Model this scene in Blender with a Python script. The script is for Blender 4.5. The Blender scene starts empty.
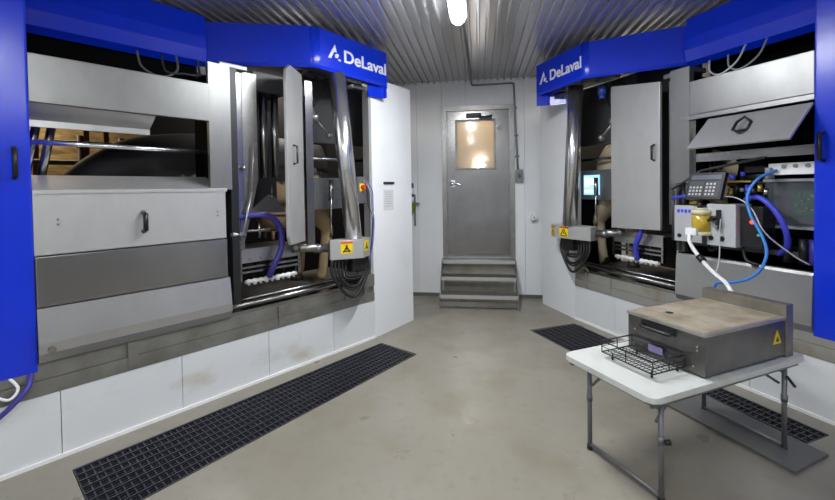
import bpy, bmesh, math, random
from mathutils import Vector, Matrix
random.seed(4)
R = math.radians
C = bpy.context.scene.collection
V = Vector

# ------------------------------------------------------------------ camera, world, light, exposure
yaw, pitch, roll = R(8.5), -.0215, .015
fw = V((-math.sin(yaw) * math.cos(pitch), math.cos(yaw) * math.cos(pitch), math.sin(pitch)))
rt = V((math.cos(yaw), math.sin(yaw), 0)); up = rt.cross(fw)
r2 = rt * math.cos(roll) - up * math.sin(roll); u2 = up * math.cos(roll) + rt * math.sin(roll)
cd = bpy.data.cameras.new('camera'); cam = bpy.data.objects.new('camera', cd); C.objects.link(cam)
m = Matrix.Identity(4)
for i in range(3):
    m[i][0], m[i][1], m[i][2] = r2[i], u2[i], -fw[i]
m[0][3], m[1][3], m[2][3] = 0, 0, 1.6
cam.matrix_world = m
cd.sensor_width = 36; cd.lens = 410 / 835 * 36; cd.shift_y = -52 / 835; cd.clip_start = .05
bpy.context.scene.camera = cam
sc = bpy.context.scene
w = bpy.data.worlds.new('world'); sc.world = w; w.use_nodes = True
w.node_tree.nodes['Background'].inputs[0].default_value = (.75, .8, 1, 1)
w.node_tree.nodes['Background'].inputs[1].default_value = .05
sc.view_settings.view_transform = 'Standard'; sc.view_settings.look = 'None'
sc.view_settings.exposure = 0.45; sc.view_settings.gamma = 1
sc.view_settings.use_curve_mapping = False


def area(name, loc, size, power, col, rot=(0, 0, 0)):
    l = bpy.data.lights.new(name, 'AREA'); l.shape = 'RECTANGLE'; l.size, l.size_y = size
    l.energy = power; l.color = col
    o = bpy.data.objects.new(name, l); o.location = loc; o.rotation_euler = rot; C.objects.link(o)
    return o


# ceiling tubes of the room (one over the aisle in view, the others behind and beside the camera)
TUBES = [(-.16, 3.0, 46, 1.4), (-.2, .0, 19, 1.3), (-1.9, -.3, 8, 1.0), (1.7, -.3, 8, 1.0)]
for (x, y, p, ln) in TUBES:
    area('tube_light', (x, y, 2.99), (.12, ln - .1), p, (.93, .97, 1))
area('barn_light', (-5.0, 3.6, 3.05), (.4, 1.6), 30, (1, .8, .5))

# ------------------------------------------------------------------ materials
MT = {}


def mat(name, col, rough=.5, metal=0, noise=0, nscale=8, stretch=(1, 1, 1), bump=0, bscale=200, col2=None, spec=None,
        emit=None, estr=0, alpha=None, trans=0, coat=0, thresh=None, rnoise=0):
    mm = bpy.data.materials.new(name); mm.use_nodes = True
    nt = mm.node_tree; b = nt.nodes['Principled BSDF']
    b.inputs['Base Color'].default_value = (*col, 1); b.inputs['Roughness'].default_value = rough
    b.inputs['Metallic'].default_value = metal
    if spec is not None: b.inputs['Specular IOR Level'].default_value = spec
    if coat: b.inputs['Coat Weight'].default_value = coat; b.inputs['Coat Roughness'].default_value = .15
    if trans: b.inputs['Transmission Weight'].default_value = trans
    if alpha is not None: b.inputs['Alpha'].default_value = alpha
    if emit: b.inputs['Emission Color'].default_value = (*emit, 1); b.inputs['Emission Strength'].default_value = estr
    tc = nt.nodes.new('ShaderNodeTexCoord'); mp = nt.nodes.new('ShaderNodeMapping')
    mp.inputs['Scale'].default_value = stretch
    nt.links.new(tc.outputs['Object'], mp.inputs[0])
    if noise or col2:
        n = nt.nodes.new('ShaderNodeTexNoise'); n.inputs['Scale'].default_value = nscale
        n.inputs['Detail'].default_value = 6; n.inputs['Roughness'].default_value = .6
        nt.links.new(mp.outputs[0], n.inputs['Vector'])
        mr = nt.nodes.new('ShaderNodeMapRange')
        if thresh: mr.inputs[1].default_value, mr.inputs[2].default_value = thresh
        else: mr.inputs[1].default_value, mr.inputs[2].default_value = .3, .7
        nt.links.new(n.outputs[0], mr.inputs[0])
        mx = nt.nodes.new('ShaderNodeMix'); mx.data_type = 'RGBA'
        c2 = col2 if col2 else tuple(c * (1 - noise) for c in col)
        mx.inputs[6].default_value = (*col, 1); mx.inputs[7].default_value = (*c2, 1)
        nt.links.new(mr.outputs[0], mx.inputs[0]); nt.links.new(mx.outputs[2], b.inputs['Base Color'])
        if rnoise:
            m2 = nt.nodes.new('ShaderNodeMapRange'); m2.inputs[3].default_value = rough - rnoise
            m2.inputs[4].default_value = rough + rnoise
            nt.links.new(n.outputs[0], m2.inputs[0]); nt.links.new(m2.outputs[0], b.inputs['Roughness'])
    if bump:
        n2 = nt.nodes.new('ShaderNodeTexNoise'); n2.inputs['Scale'].default_value = bscale
        n2.inputs['Detail'].default_value = 4
        nt.links.new(mp.outputs[0], n2.inputs['Vector'])
        bp = nt.nodes.new('ShaderNodeBump'); bp.inputs['Strength'].default_value = bump; bp.inputs['Distance'].default_value = .01
        nt.links.new(n2.outputs[0], bp.inputs['Height']); nt.links.new(bp.outputs[0], b.inputs['Normal'])
    MT[name] = mm
    return mm


blue = mat('blue_paint', (.002, .032, .66), .24, 0, .1, 5, coat=.1, bump=.05, bscale=60)
steel = mat('brushed_steel', (.40, .395, .39), .24, 1, .12, 3, (1, 1, 1), rnoise=.04)
steelh = mat('pale_steel_lit', (.52, .515, .505), .32, .8, .10, 3, (2, 2, 1), rnoise=.04)  # pale copy of the steel, reflected brightness put into the colour
steelp = mat('satin_steel_lit', (.56, .555, .545), .40, .55, .10, 3, (2, 2, 1), rnoise=.04)  # brightest copy of the same steel, light on the panels painted in
steelu = mat('satin_steel_dimmed', (.27, .268, .262), .36, .7, .14, 3, (2, 2, 1), rnoise=.05)  # same steel darkened, dimmer reflections of upper panels put into the colour
steeld = mat('dull_steel', (.34, .335, .325), .34, .9, .25, 9, (1, 1, 1), rnoise=.08)
steeldirty = mat('grimy_steel', (.25, .245, .225), .42, .45, 0, 4, (1, 1, 1), col2=(.14, .13, .105), thresh=(.4, .75))
chrome = mat('polished_steel', (.70, .70, .72), .22, .95)
black = mat('black_plastic', (.012, .012, .013), .4)
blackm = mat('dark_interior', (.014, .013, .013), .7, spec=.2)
blacks = mat('shade_black', (.003, .003, .003), .9, spec=.05)  # near-black that stands in for shade in the machine gaps
dgrey = mat('dark_grey_panel', (.07, .07, .072), .5, .2)
grey = mat('grey_plastic', (.25, .26, .28), .45)
lgrey = mat('light_grey_box', (.50, .51, .53), .4, .1)
white = mat('white_plastic', (.85, .85, .84), .4)
wallw = mat('white_cladding', (.84, .85, .87), .38, 0, 0, 2.2, col2=(.78, .79, .80), thresh=(.45, .8))
basew = mat('soiled_white_cladding', (.72, .73, .74), .36, 0, 0, 1.8, (1, 1, 1.6), col2=(.52, .48, .38), thresh=(.56, .78))
blueh = mat('blue_hose', (.05, .06, .55), .35)
airh = mat('light_blue_hose', (.04, .22, .62), .35)
purp = mat('violet_hose', (.06, .05, .32), .35)
yel = mat('yellow_label', (.85, .62, .01), .5)
red = mat('red_plastic', (.6, .03, .02), .4)
redled = mat('red_led', (.8, .02, .01), .4, emit=(1, .03, .01), estr=5)
paper = mat('paper', (.66, .67, .68), .7)
ink = mat('grey_ink', (.45, .46, .5), .7)
rubber = mat('black_rubber', (.012, .012, .012), .5)
galv = mat('galvanised_steel', (.22, .225, .235), .45, .6, .2, 30)
conc = mat('stall_concrete', (.20, .18, .15), .8, 0, 0, 5, col2=(.08, .07, .06))
wood = mat('brown_timber', (.20, .085, .025), .7, 0, .4, 4, (1, 1, 6))
straw = mat('straw_wall', (.42, .32, .17), .85, 0, 0, 3, (1, 1, 5), col2=(.07, .05, .03))
tabw = mat('table_plastic', (.60, .61, .58), .38, 0, 0, 5, col2=(.50, .50, .43), thresh=(.5, .8), bump=.03, bscale=300)
gratem = mat('grate_plastic', (.022, .022, .03), .35)
scum = mat('scale_stained_steel', (.46, .40, .30), .55, .25, 0, 5, col2=(.30, .24, .16), thresh=(.38, .62), bump=.08, bscale=40)
boardm = mat('grey_board', (.13, .128, .12), .5, 0, .2, 4)
amber = mat('amber_liquid', (.55, .36, .03), .15, 0, coat=.6)
green = mat('green_cloth', (.12, .22, .03), .8)
hide = mat('cow_hide', (.52, .44, .30), .7, 0, 0, 1.7, col2=(.012, .010, .010), thresh=(.56, .59))
hideblack = mat('black_cow_hide', (.50, .36, .2), .7, 0, 0, 1.3, (1, 1, 1), col2=(.010, .009, .009), thresh=(.49, .52))
hn = hideblack.node_tree; nz = [q for q in hn.nodes if q.type == 'TEX_NOISE'][0]; mrn = [q for q in hn.nodes if q.type == 'MAP_RANGE'][0]
tco = [q for q in hn.nodes if q.type == 'TEX_COORD'][0]; sx = hn.nodes.new('ShaderNodeSeparateXYZ'); ma = hn.nodes.new('ShaderNodeMath')
hn.links.new(tco.outputs['Object'], sx.inputs[0]); ma.operation = 'MULTIPLY_ADD'; ma.inputs[1].default_value = .9; ma.inputs[2].default_value = -.80
hn.links.new(sx.outputs[2], ma.inputs[0]); mb_ = hn.nodes.new('ShaderNodeMath'); mb_.operation = 'ADD'
hn.links.new(ma.outputs[0], mb_.inputs[0]); hn.links.new(nz.outputs[0], mb_.inputs[1]); hn.links.new(mb_.outputs[0], mrn.inputs[0])
pink = mat('udder_skin', (.45, .27, .2), .6)
hoof = mat('hoof_horn', (.05, .04, .03), .6)
tubem = mat('lit_tube_cover', (1, 1, 1), .5, emit=(.95, .98, 1), estr=26)
scr = mat('lit_screen', (.1, .2, .3), .3, emit=(.30, .62, .85), estr=1.1)
scrw = mat('lit_screen_white', (.5, .5, .5), .3, emit=(.85, .95, 1), estr=1.3)
clear = mat('clear_cover', (.25, .28, .3), .12, 0, alpha=.15)
brass = mat('brass', (.45, .32, .08), .35, .6)
pcb = mat('circuit_board', (.02, .09, .05), .5)
winm = mat('door_glass', (.42, .27, .13), .1, 0, .3, 3, emit=None)
lamptan = mat('next_room_wall', (.50, .40, .29), .8, 0, .2, 2)

# floor: grey epoxy with stains
fm = bpy.data.materials.new('epoxy_floor'); fm.use_nodes = True
nt = fm.node_tree; b = nt.nodes['Principled BSDF']
tc = nt.nodes.new('ShaderNodeTexCoord')


def fnoise(scale, lo, hi, detail=6):
    n = nt.nodes.new('ShaderNodeTexNoise'); n.inputs['Scale'].default_value = scale; n.inputs['Detail'].default_value = detail
    nt.links.new(tc.outputs['Object'], n.inputs['Vector'])
    r = nt.nodes.new('ShaderNodeMapRange'); r.inputs[1].default_value = lo; r.inputs[2].default_value = hi
    nt.links.new(n.outputs[0], r.inputs[0]); return r.outputs[0]


def fmix(fac, a, c):
    mx = nt.nodes.new('ShaderNodeMix'); mx.data_type = 'RGBA'; nt.links.new(fac, mx.inputs[0])
    if isinstance(a, tuple): mx.inputs[6].default_value = (*a, 1)
    else: nt.links.new(a, mx.inputs[6])
    mx.inputs[7].default_value = (*c, 1); return mx.outputs[2]


c = fmix(fnoise(1.1, .35, .7), (.285, .262, .215), (.24, .218, .175))
c = fmix(fnoise(2.3, .52, .8), c, (.205, .175, .115))
c = fmix(fnoise(14, .55, .85), c, (.21, .195, .16))
nt.links.new(c, b.inputs['Base Color'])
rr = nt.nodes.new('ShaderNodeMapRange'); rr.inputs[3].default_value = .26; rr.inputs[4].default_value = .5
nt.links.new(fnoise(3, .3, .7), rr.inputs[0]); nt.links.new(rr.outputs[0], b.inputs['Roughness'])
ceilm = mat('corrugated_metal', (.55, .55, .57), .27, .6, .1, 3)


# ------------------------------------------------------------------ mesh builder
class MB:
    def __init__(s, sg=1): s.bm = bmesh.new(); s.sg = sg

    def T(s, p): return V((p[0], p[1] * s.sg, p[2]))

    def box(s, x0, x1, y0, y1, z0, z1, bev=0):
        return s.poly([(x0, y0), (x1, y0), (x1, y1), (x0, y1)], z0, z1, bev)

    def poly(s, pts, z0, z1, bev=0):
        a = [s.bm.verts.new(s.T((p[0], p[1], z0))) for p in pts]
        t = [s.bm.verts.new(s.T((p[0], p[1], z1))) for p in pts]
        return s._close(a, t, bev)

    def loft(s, a, t, bev=0):
        a = [s.bm.verts.new(s.T(p)) for p in a]; t = [s.bm.verts.new(s.T(p)) for p in t]
        return s._close(a, t, bev)

    def _close(s, a, t, bev):
        n = len(a); fs = [s.bm.faces.new(a[::-1]), s.bm.faces.new(t)]
        for i in range(n): fs.append(s.bm.faces.new((a[i], a[(i + 1) % n], t[(i + 1) % n], t[i])))
        if bev:
            es = {e for f in fs for e in f.edges}
            bmesh.ops.bevel(s.bm, geom=list(es), offset=bev, segments=2, profile=.7, affect='EDGES')
        return s

    def extr(s, prof, y0, y1):      # profile in x,z extruded along y
        return s.loft([(p[0], y0, p[1]) for p in prof], [(p[0], y1, p[1]) for p in prof])

    def extx(s, prof, x0, x1, bev=0):      # profile in y,z extruded along x
        return s.loft([(x0, p[0], p[1]) for p in prof], [(x1, p[0], p[1]) for p in prof], bev)

    def tube(s, pts, r, n=10, smooth=True, sub=6, r1=None):
        pts = [s.T(p) for p in pts]
        if smooth and len(pts) > 2:
            q = [pts[0] * 2 - pts[1]] + pts + [pts[-1] * 2 - pts[-2]]; out = []
            for i in range(1, len(q) - 2):
                for k in range(sub):
                    t = k / sub; p0, p1, p2, p3 = q[i - 1], q[i], q[i + 1], q[i + 2]
                    out.append(.5 * ((2 * p1) + (p2 - p0) * t + (2 * p0 - 5 * p1 + 4 * p2 - p3) * t * t + (3 * p1 - p0 - 3 * p2 + p3) * t ** 3))
            out.append(pts[-1]); pts = out
        prev = None; rings = []; nn = None
        for i, p in enumerate(pts):
            d = (pts[min(i + 1, len(pts) - 1)] - pts[max(i - 1, 0)]).normalized()
            if nn is None:
                nn = d.orthogonal().normalized()
            else:
                nn = (nn - d * nn.dot(d))
                nn = nn.normalized() if nn.length > 1e-5 else d.orthogonal().normalized()
            bb = d.cross(nn)
            rad = r if r1 is None else r + (r1 - r) * i / (len(pts) - 1)
            rings.append([s.bm.verts.new(p + (nn * math.cos(2 * math.pi * k / n) + bb * math.sin(2 * math.pi * k / n)) * rad) for k in range(n)])
        for a, t in zip(rings, rings[1:]):
            for k in range(n):
                f = s.bm.faces.new((a[k], a[(k + 1) % n], t[(k + 1) % n], t[k])); f.smooth = True
        s.bm.faces.new(rings[0][::-1]); s.bm.faces.new(rings[-1])
        return s

    def cyl(s, a, c, r, n=20, r1=None): return s.tube([a, c], r, n, False, r1=r1)

    def ball(s, c, r, sc_=(1, 1, 1), n=14):
        g = bmesh.ops.create_uvsphere(s.bm, u_segments=n, v_segments=max(6, n // 2 + 2), radius=r)
        for v in g['verts']: v.co = s.T(c) + V((v.co.x * sc_[0], v.co.y * sc_[1], v.co.z * sc_[2]))
        for v in g['verts']:
            for f in v.link_faces: f.smooth = True
        return s

    def slab(s, o, ax, ay, n, th):  # quad with origin o spanned by ax, ay, thickness th along n
        o, ax, ay, n = V(o), V(ax), V(ay), V(n).normalized() * th
        return s.loft([o, o + ax, o + ax + ay, o + ay], [o + n, o + ax + n, o + ax + ay + n, o + ay + n])

    def make(s, name, mt, parent=None, label=None, bevel=0):
        bmesh.ops.recalc_face_normals(s.bm, faces=s.bm.faces)
        if name in MULTI: return s.make_each(name, mt, parent, label)
        me = bpy.data.meshes.new(name); s.bm.to_mesh(me); s.bm.free()
        me.materials.append(mt)
        o = bpy.data.objects.new(name, me); C.objects.link(o)
        if parent: o.parent = parent
        if label: o['label'] = label
        return o


def _islands(bm):
    seen = set(); out = []
    for v in bm.verts:
        if v in seen: continue
        st = [v]; seen.add(v); isl = []
        while st:
            q = st.pop(); isl.append(q)
            for e in q.link_edges:
                o_ = e.other_vert(q)
                if o_ not in seen: seen.add(o_); st.append(o_)
        out.append(isl)
    boxes = [[[min(v.co[i] for v in l) - .001 for i in range(3)], [max(v.co[i] for v in l) + .001 for i in range(3)], l] for l in out]
    merged = True
    while merged:
        merged = False
        for i in range(len(boxes)):
            for j in range(i + 1, len(boxes)):
                a, b = boxes[i], boxes[j]
                if all(a[0][q] <= b[1][q] and b[0][q] <= a[1][q] for q in range(3)):
                    boxes[i] = [[min(a[0][q], b[0][q]) for q in range(3)], [max(a[1][q], b[1][q]) for q in range(3)], a[2] + b[2]]
                    boxes.pop(j); merged = True; break
            if merged: break
    return [b[2] for b in boxes]


def make_each(s, name, mt, parent=None, label=None):
    """every separate piece becomes a part of its own"""
    first = None
    s.bm.verts.ensure_lookup_table()
    for isl in _islands(s.bm):
        ids = {v: i for i, v in enumerate(isl)}
        fs = {f for v in isl for f in v.link_faces}
        me = bpy.data.meshes.new(name)
        me.from_pydata([tuple(v.co) for v in isl], [], [[ids[v] for v in f.verts] for f in fs])
        for p, f in zip(me.polygons, fs): p.use_smooth = f.smooth
        me.materials.append(mt)
        o = bpy.data.objects.new(name, me); C.objects.link(o)
        if parent: o.parent = parent
        if label: o['label'] = label
        first = first or o
    s.bm.free()
    return first


MB.make_each = make_each
MULTI = {'leg_crossbar', 'folding_brace', 'jar_band', 'arm_mount', 'brass_plate', 'plug', 'key', 'screw', 'cross_rod', 'pump_body',
         'blue_knob', 'black_hose', 'arm_guide_rod', 'eye', 'leg_clip', 'apron_rail', 'connector', 'stay_rod', 'opening_rail', 'bolt',
         'track_rail', 'foot', 'screen_icon', 'linkage'}


def tag(o, label, cat, group=None, kind=None):
    if label: o['label'] = label
    if cat: o['category'] = cat
    if group: o['group'] = group
    if kind: o['kind'] = kind
    return o


def empty(name, loc=(0, 0, 0), rz=0, label=None, cat=None, group=None):
    o = bpy.data.objects.new(name, None); C.objects.link(o); o.location = loc; o.rotation_euler = (0, 0, rz)
    o.empty_display_size = .1
    return tag(o, label, cat, group)


def struct(o): o['kind'] = 'structure'; return o


def centre_origin(o, loc, rz=0):
    """move the origin of a parentless mesh to loc with rotation rz, keeping it in place"""
    M = Matrix.Translation(loc) @ Matrix.Rotation(rz, 4, 'Z')
    o.data.transform(M.inverted()); o.matrix_world = M
    return o


def text(body, size, name, mt, parent, origin, ax, ay, depth=.003, bold=.0):
    cu = bpy.data.curves.new(name, 'FONT'); cu.body = body; cu.size = size; cu.extrude = depth; cu.offset = bold
    cu.align_x = 'LEFT'
    t = bpy.data.objects.new(name, cu); C.objects.link(t)
    dg = bpy.context.evaluated_depsgraph_get(); me = bpy.data.meshes.new_from_object(t.evaluated_get(dg))
    bpy.data.objects.remove(t); bpy.data.curves.remove(cu)
    ax, ay = V(ax).normalized(), V(ay).normalized(); az = ax.cross(ay)
    M = Matrix(((ax.x, ay.x, az.x, origin[0]), (ax.y, ay.y, az.y, origin[1]), (ax.z, ay.z, az.z, origin[2]), (0, 0, 0, 1)))
    me.transform(M); me.materials.clear(); me.materials.append(mt)
    o = bpy.data.objects.new(name, me); C.objects.link(o); o.parent = parent
    return o


# local frames: x = along the machine towards the camera, y = out into the aisle (mirrored on the right)
aL, aR = R(33), R(29)
OL, OR = (-1.126, 4.276), (1.141, 5.156)
uL = V((-math.sin(aL), -math.cos(aL), 0)); uR = V((math.sin(aR), -math.cos(aR), 0))
rzL, rzR = math.atan2(uL.y, uL.x), math.atan2(uR.y, uR.x)


def frame(side): return (OL, rzL, 1) if side == 'L' else (OR, rzR, -1)


def place(o, side):
    O, rz, sg = frame(side); o.location = (O[0], O[1], 0); o.rotation_euler = (0, 0, rz); return o


def W(side, s, w, z):
    O, rz, sg = frame(side)
    return V((O[0] + s * math.cos(rz) - sg * w * math.sin(rz), O[1] + s * math.sin(rz) + sg * w * math.cos(rz), z))


# ------------------------------------------------------------------ setting
GL = [(2.56, .198), (.05, .157), (.03, .64), (2.56, .80)]        # left grate corners (s, w)
GR = [(2.46, .17), (.12, .13), (.10, .74), (2.46, .74)]
fl = MB(); fl.box(-7.5, 6, -2.2, 7.4, -.35, 0); floor = struct(fl.make('floor', fm))
cuts = []
for side, G in (('L', GL), ('R', GR)):
    k = MB()
    pts = [W(side, s_, w_, 0) for s_, w_ in G]
    k.poly([(p.x, p.y) for p in pts], -.2, .1); ko = k.make('cutter', conc); cuts.append(ko)
    md = floor.modifiers.new('cut', 'BOOLEAN'); md.object = ko; md.operation = 'DIFFERENCE'; md.solver = 'EXACT'
bpy.context.view_layer.update()
dg = bpy.context.evaluated_depsgraph_get(); me = bpy.data.meshes.new_from_object(floor.evaluated_get(dg))
floor.modifiers.clear(); floor.data = me; me.materials.clear(); me.materials.append(fm)
for p in me.polygons: p.material_index = 0
for k in cuts: bpy.data.objects.remove(k)

# corrugated ceiling
cb = MB(); x = -7.5; P = .092; prof = []
while x < 6:
    prof += [(x, 3.185), (x + .044, 3.185), (x + .053, 3.155), (x + .070, 3.155), (x + .079, 3.185)]; x += P
top = [(prof[-1][0], 3.24), (prof[0][0], 3.24)]
vs0 = [cb.bm.verts.new((p[0], -2.2, p[1])) for p in prof]; vs1 = [cb.bm.verts.new((p[0], 7.4, p[1])) for p in prof]
for i in range(len(prof) - 1): cb.bm.faces.new((vs0[i], vs0[i + 1], vs1[i + 1], vs1[i]))
struct(cb.make('ceiling', ceilm))
cb = MB(); cb.box(-7.5, 6, -2.2, 7.4, 3.23, 3.3); struct(cb.make('ceiling', dgrey))

# back wall with cladding seams and door opening (x -.52.. .50, z .6..2.8)
bw = MB()
Y = 6.07
for x0, x1 in ((-7.4, -3.2), (-3.196, -2.05), (-2.046, -.905), (-.901, -.53), (.515, .655), (.659, 1.8), (1.804, 5.9)):
    bw.box(x0, x1, Y, Y + .1, 0, 3.19)
for x0, x1 in ((-.526, -.18), (-.176, .511)):
    bw.box(x0, x1, Y, Y + .1, 2.80, 3.19)
bw.box(-.53, .515, Y, Y + .1, 0, .60)
bw.box(-7.4, 5.9, Y + .1, Y + .12, 2.9, 3.19); bw.box(-7.4, -.53, Y + .1, Y + .12, 0, 3.19); bw.box(.515, 5.9, Y + .1, Y + .12, 0, 3.19)
struct(bw.make('wall_back', wallw))
bb = MB(); bb.box(-2.3, -.56, Y - .012, Y, 0, .05); bb.box(.53, 2.1, Y - .012, Y, 0, .05); struct(bb.make('baseboard_back', boardm))
# other walls of the room
k = MB(); k.box(-7.5, 6, -2.3, -2.2, 0, 3.2); struct(k.make('wall_front', wallw))
k = MB(); k.box(5.9, 6, -2.2, 6.2, 0, 3.2); struct(k.make('wall_side', wallw))
k = MB(); k.box(-7.5, -7.4, -2.2, 6.07, 0, 3.2); struct(k.make('wall_barn', straw))
k = MB(); k.box(-.9, 1.0, Y + .9, Y + 1.0, .5, 3.1); struct(k.make('wall_next_room', lamptan))
k = MB(); k.box(-.9, 1.0, Y + .12, Y + .95, .50, .58); struct(k.make('floor_next_room', conc))

for side in 'LR':
    O, rz, sg = frame(side); nm = 'left' if side == 'L' else 'right'
    far = 6.4 if side == 'L' else 5.2
    k = MB(sg)
    xs = [0.0, .54, 1.22, 1.90, 2.575, 3.25, 3.93, 4.6, 5.3, far] if side == 'L' else [0.0, .60, 1.25, 1.9, 2.56, 3.2, 3.9, 4.6, far]
    for a_, b_ in zip(xs, xs[1:]): k.box(a_ + .002, b_ - .002, -.04, 0, 0, .41)
    k.box(0, far, -.10, -.041, 0, .41)
    place(struct(k.make('wall_' + nm, basew)), side)
    k = MB(sg)
    k.box(3.55 if side == 'L' else 3.3, far, -.10, -.005, .60, 3.17)
    place(struct(k.make('wall_' + nm, wallw)), side)
    k = MB(sg); k.box(0.0, far, 0, .012, 0, .022); place(struct(k.make('baseboard_' + nm, white)), side)
    # steel sill trim
    k = MB(sg)
    k.box(0, far, -.09, .004, .41, .50); k.box(0, far, -.09, -.004, .503, .60)
    for s_ in ((.12, .37, 1.1, 2.2) if side == 'L' else (.18, .52, 1.9)):
        k.box(s_ - .028, s_ + .028, .004, .010, .42, .60)
    place(struct(k.make('trim_1' if side == 'L' else 'trim_2', steeldirty if side == 'L' else mat('stained_sill', (.36, .35, .32), .45, .35, 0, 3, col2=(.26, .21, .12), thresh=(.5, .75)))), side)
    # stall floor behind sill
    k = MB(sg); k.box(-.45, far if side == 'R' else 3.4, -1.55, -.10, .05, .555); place(struct(k.make('floor', conc)), side)
    # dark shell of the stall
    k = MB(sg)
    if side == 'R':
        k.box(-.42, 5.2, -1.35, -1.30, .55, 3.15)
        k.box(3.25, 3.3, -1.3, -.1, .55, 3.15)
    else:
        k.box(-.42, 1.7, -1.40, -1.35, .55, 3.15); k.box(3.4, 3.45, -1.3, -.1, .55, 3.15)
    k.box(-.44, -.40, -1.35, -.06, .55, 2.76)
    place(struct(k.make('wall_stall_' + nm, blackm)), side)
# wing walls closing the aisle
for nm, a_, b_, h in (('left', OL, (-.807, 4.92), 2.80), ('right', OR, (.854, 5.804), 3.12)):
    a_, b_ = V((*a_, 0)), V((*b_, 0)); d = (b_ - a_).normalized(); n = V((-d.y, d.x, 0)) * (1 if nm == 'left' else -1)
    k = MB(); q = [a_, b_, b_ + n * .09, a_ + n * .09]; k.poly([(p.x, p.y) for p in q], 0, h)
    struct(k.make('wall_wing_' + nm, wallw))

# door in the back wall
dr = struct(empty('door_1', (0, Y, .6)))
k = MB()
k.box(-.53, -.46, -.035, .1, 0, 2.2); k.box(.445, .515, -.035, .1, 0, 2.2); k.box(-.46, .445, -.035, .1, 2.135, 2.2)
k.box(-.46, .445, -.02, .1, 0, .02)
k.make('door_frame', steeld, dr)
k = MB()
x0, x1, z0, z1 = -.305, .225, 1.30, 1.98
for a_ in ((-.456, x0, .022, 2.131), (x1, .441, .022, 2.131), (x0, x1, .03, z0), (x0, x1, z1, 2.125)):
    k.box(a_[0], a_[1], .0, .045, a_[2], a_[3])
leaf = k.make('door_leaf', mat('door_steel', (.31, .305, .30), .22, 1, .25, 2.5, rnoise=.06), dr)
k = MB()
for a_ in ((x0 - .03, x0, z0 - .03, z1 + .03), (x1, x1 + .03, z0 - .03, z1 + .03), (x0, x1, z0 - .03, z0), (x0, x1, z1, z1 + .03)):
    k.box(a_[0], a_[1], -.012, 0, a_[2], a_[3])
k.make('window_frame', steeldirty, leaf)
k = MB(); k.box(x0, x1, .01, .016, z0, z1); gl = k.make('window_pane', mat('pane', (.85, .7, .5), .08, 0, alpha=.35, coat=.5), leaf)
k = MB(); k.box(-.40, -.34, -.012, 0, 1.02, 1.12, .004); k.cyl((-.37, -.01, 1.07), (-.37, -.05, 1.07), .012); k.tube([(-.37, -.05, 1.07), (-.30, -.052, 1.07), (-.25, -.05, 1.055)], .011)
k.ball((-.385, -.02, 1.07), .03)
k.make('door_handle', chrome, leaf)
k = MB(); k.box(-.17, .05, -.06, 0, 2.03, 2.09, .008); k.make('door_closer', dgrey, leaf)
k = MB(); k.tube([(0, -.06, 2.04), (.10, -.12, 2.02), (.2, -.04, 2.05)], .012, smooth=False); k.box(.02, .2, -.07, -.04, 2.0, 2.025); k.make('closer_arm', dgrey, leaf)
k = MB(); k.cyl((.31, 0, 1.87), (.31, -.012, 1.87), .035); k.make('disc', steeldirty, leaf)

# lamp seen through the door pane
t = empty('ring_lamp', (.11, Y + .78, 2.0), 0, 'glowing curved lamp seen through the pane of the back door', 'lamp')
k = MB(); k.tube([(-.02 + .12 * math.cos(a_), .05, .12 * math.sin(a_) * .8) for a_ in [R(d_) for d_ in range(80, 300, 22)]], .022); k.make('lit_tube', tubem, t)
k = MB(); k.box(-.03, .03, .06, .12, -.06, .06); k.make('mount', white, t)
area('next_room_light', (0, Y + .5, 2.95), (.5, .3), 9, (1, .85, .65))

# ------------------------------------------------------------------ steps below the door
t = empty('metal_steps', (0, 6.06, 0), 0, 'grey three-tread metal steps below the steel door', 'steps')
for z_, y0, y1 in ((.555, -.22, -.01), (.355, -.40, -.18), (.155, -.60, -.38)):
    k = MB(); k.box(-.52, .49, y0, y1, z_ + .012, z_ + .025); td = k.make('tread', steeld, t); k = MB(); k.box(-.52, .49, y0 - .008, y0 - .0, z_ - .022, z_ + .027); k.make('nosing', steelp, td)
for sx in (-.535, .49):
    k = MB()
    k.loft([(sx, -.64, 0), (sx, -.58, 0), (sx, -.01, .50), (sx, -.01, .58), (sx, -.24, .58), (sx, -.64, .16)],
           [(sx + .015, -.64, 0), (sx + .015, -.58, 0), (sx + .015, -.01, .50), (sx + .015, -.01, .58), (sx + .015, -.24, .58), (sx + .015, -.64, .16)])
    k.make('stringer', steeld, t)
k = MB(); k.box(-.52, .49, -.035, -.02, .08, .54); k.make('back_plate', mat('stained_cream', (.50, .48, .42), .5, 0, 0, 4, col2=(.34, .31, .18), thresh=(.45, .7)), t)
k = MB(); k.box(-.52, .49, -.60, -.585, .02, .09); k.make('cross_bar', steeldirty, t)

# ------------------------------------------------------------------ things on back wall
t = empty('conduit', (0, Y, 0), 0, 'grey conduit running from the ceiling lamp and down beside the back door', 'pipe')
k = MB(); k.cyl((-.13, -2.33, 3.125), (-.086, -.05, 3.125), .014, 8); k.make('ceiling_pipe', galv, t)
k = MB(); k.tube([(-.086, -.05, 3.12), (-.07, -.03, 3.10), (.0, -.025, 3.095), (.46, -.025, 3.10)], .014, 8, True, 4); k.make('upper_pipe', galv, t)
k = MB(); k.tube([(.46, -.025, 3.10), (.50, -.025, 3.09), (.515, -.025, 3.05), (.53, -.025, 2.6), (.56, -.025, 1.86)], .014, 8, True, 4); k.make('wall_pipe', galv, t)
for z_, x_ in ((2.75, .523), (2.35, .541), (2.05, .552)):
    k = MB(); k.box(x_ - .03, x_ + .03, -.03, 0, z_ - .012, z_ + .012); k.make('bracket', galv, t)
t = empty('switch_box', (.577, Y, 1.77), 0, 'small grey electrical box ending the conduit right of the door', 'switch')
k = MB(); k.box(-.05, .05, -.06, 0, -.09, .09, .008); k.make('body', galv, t)
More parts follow.
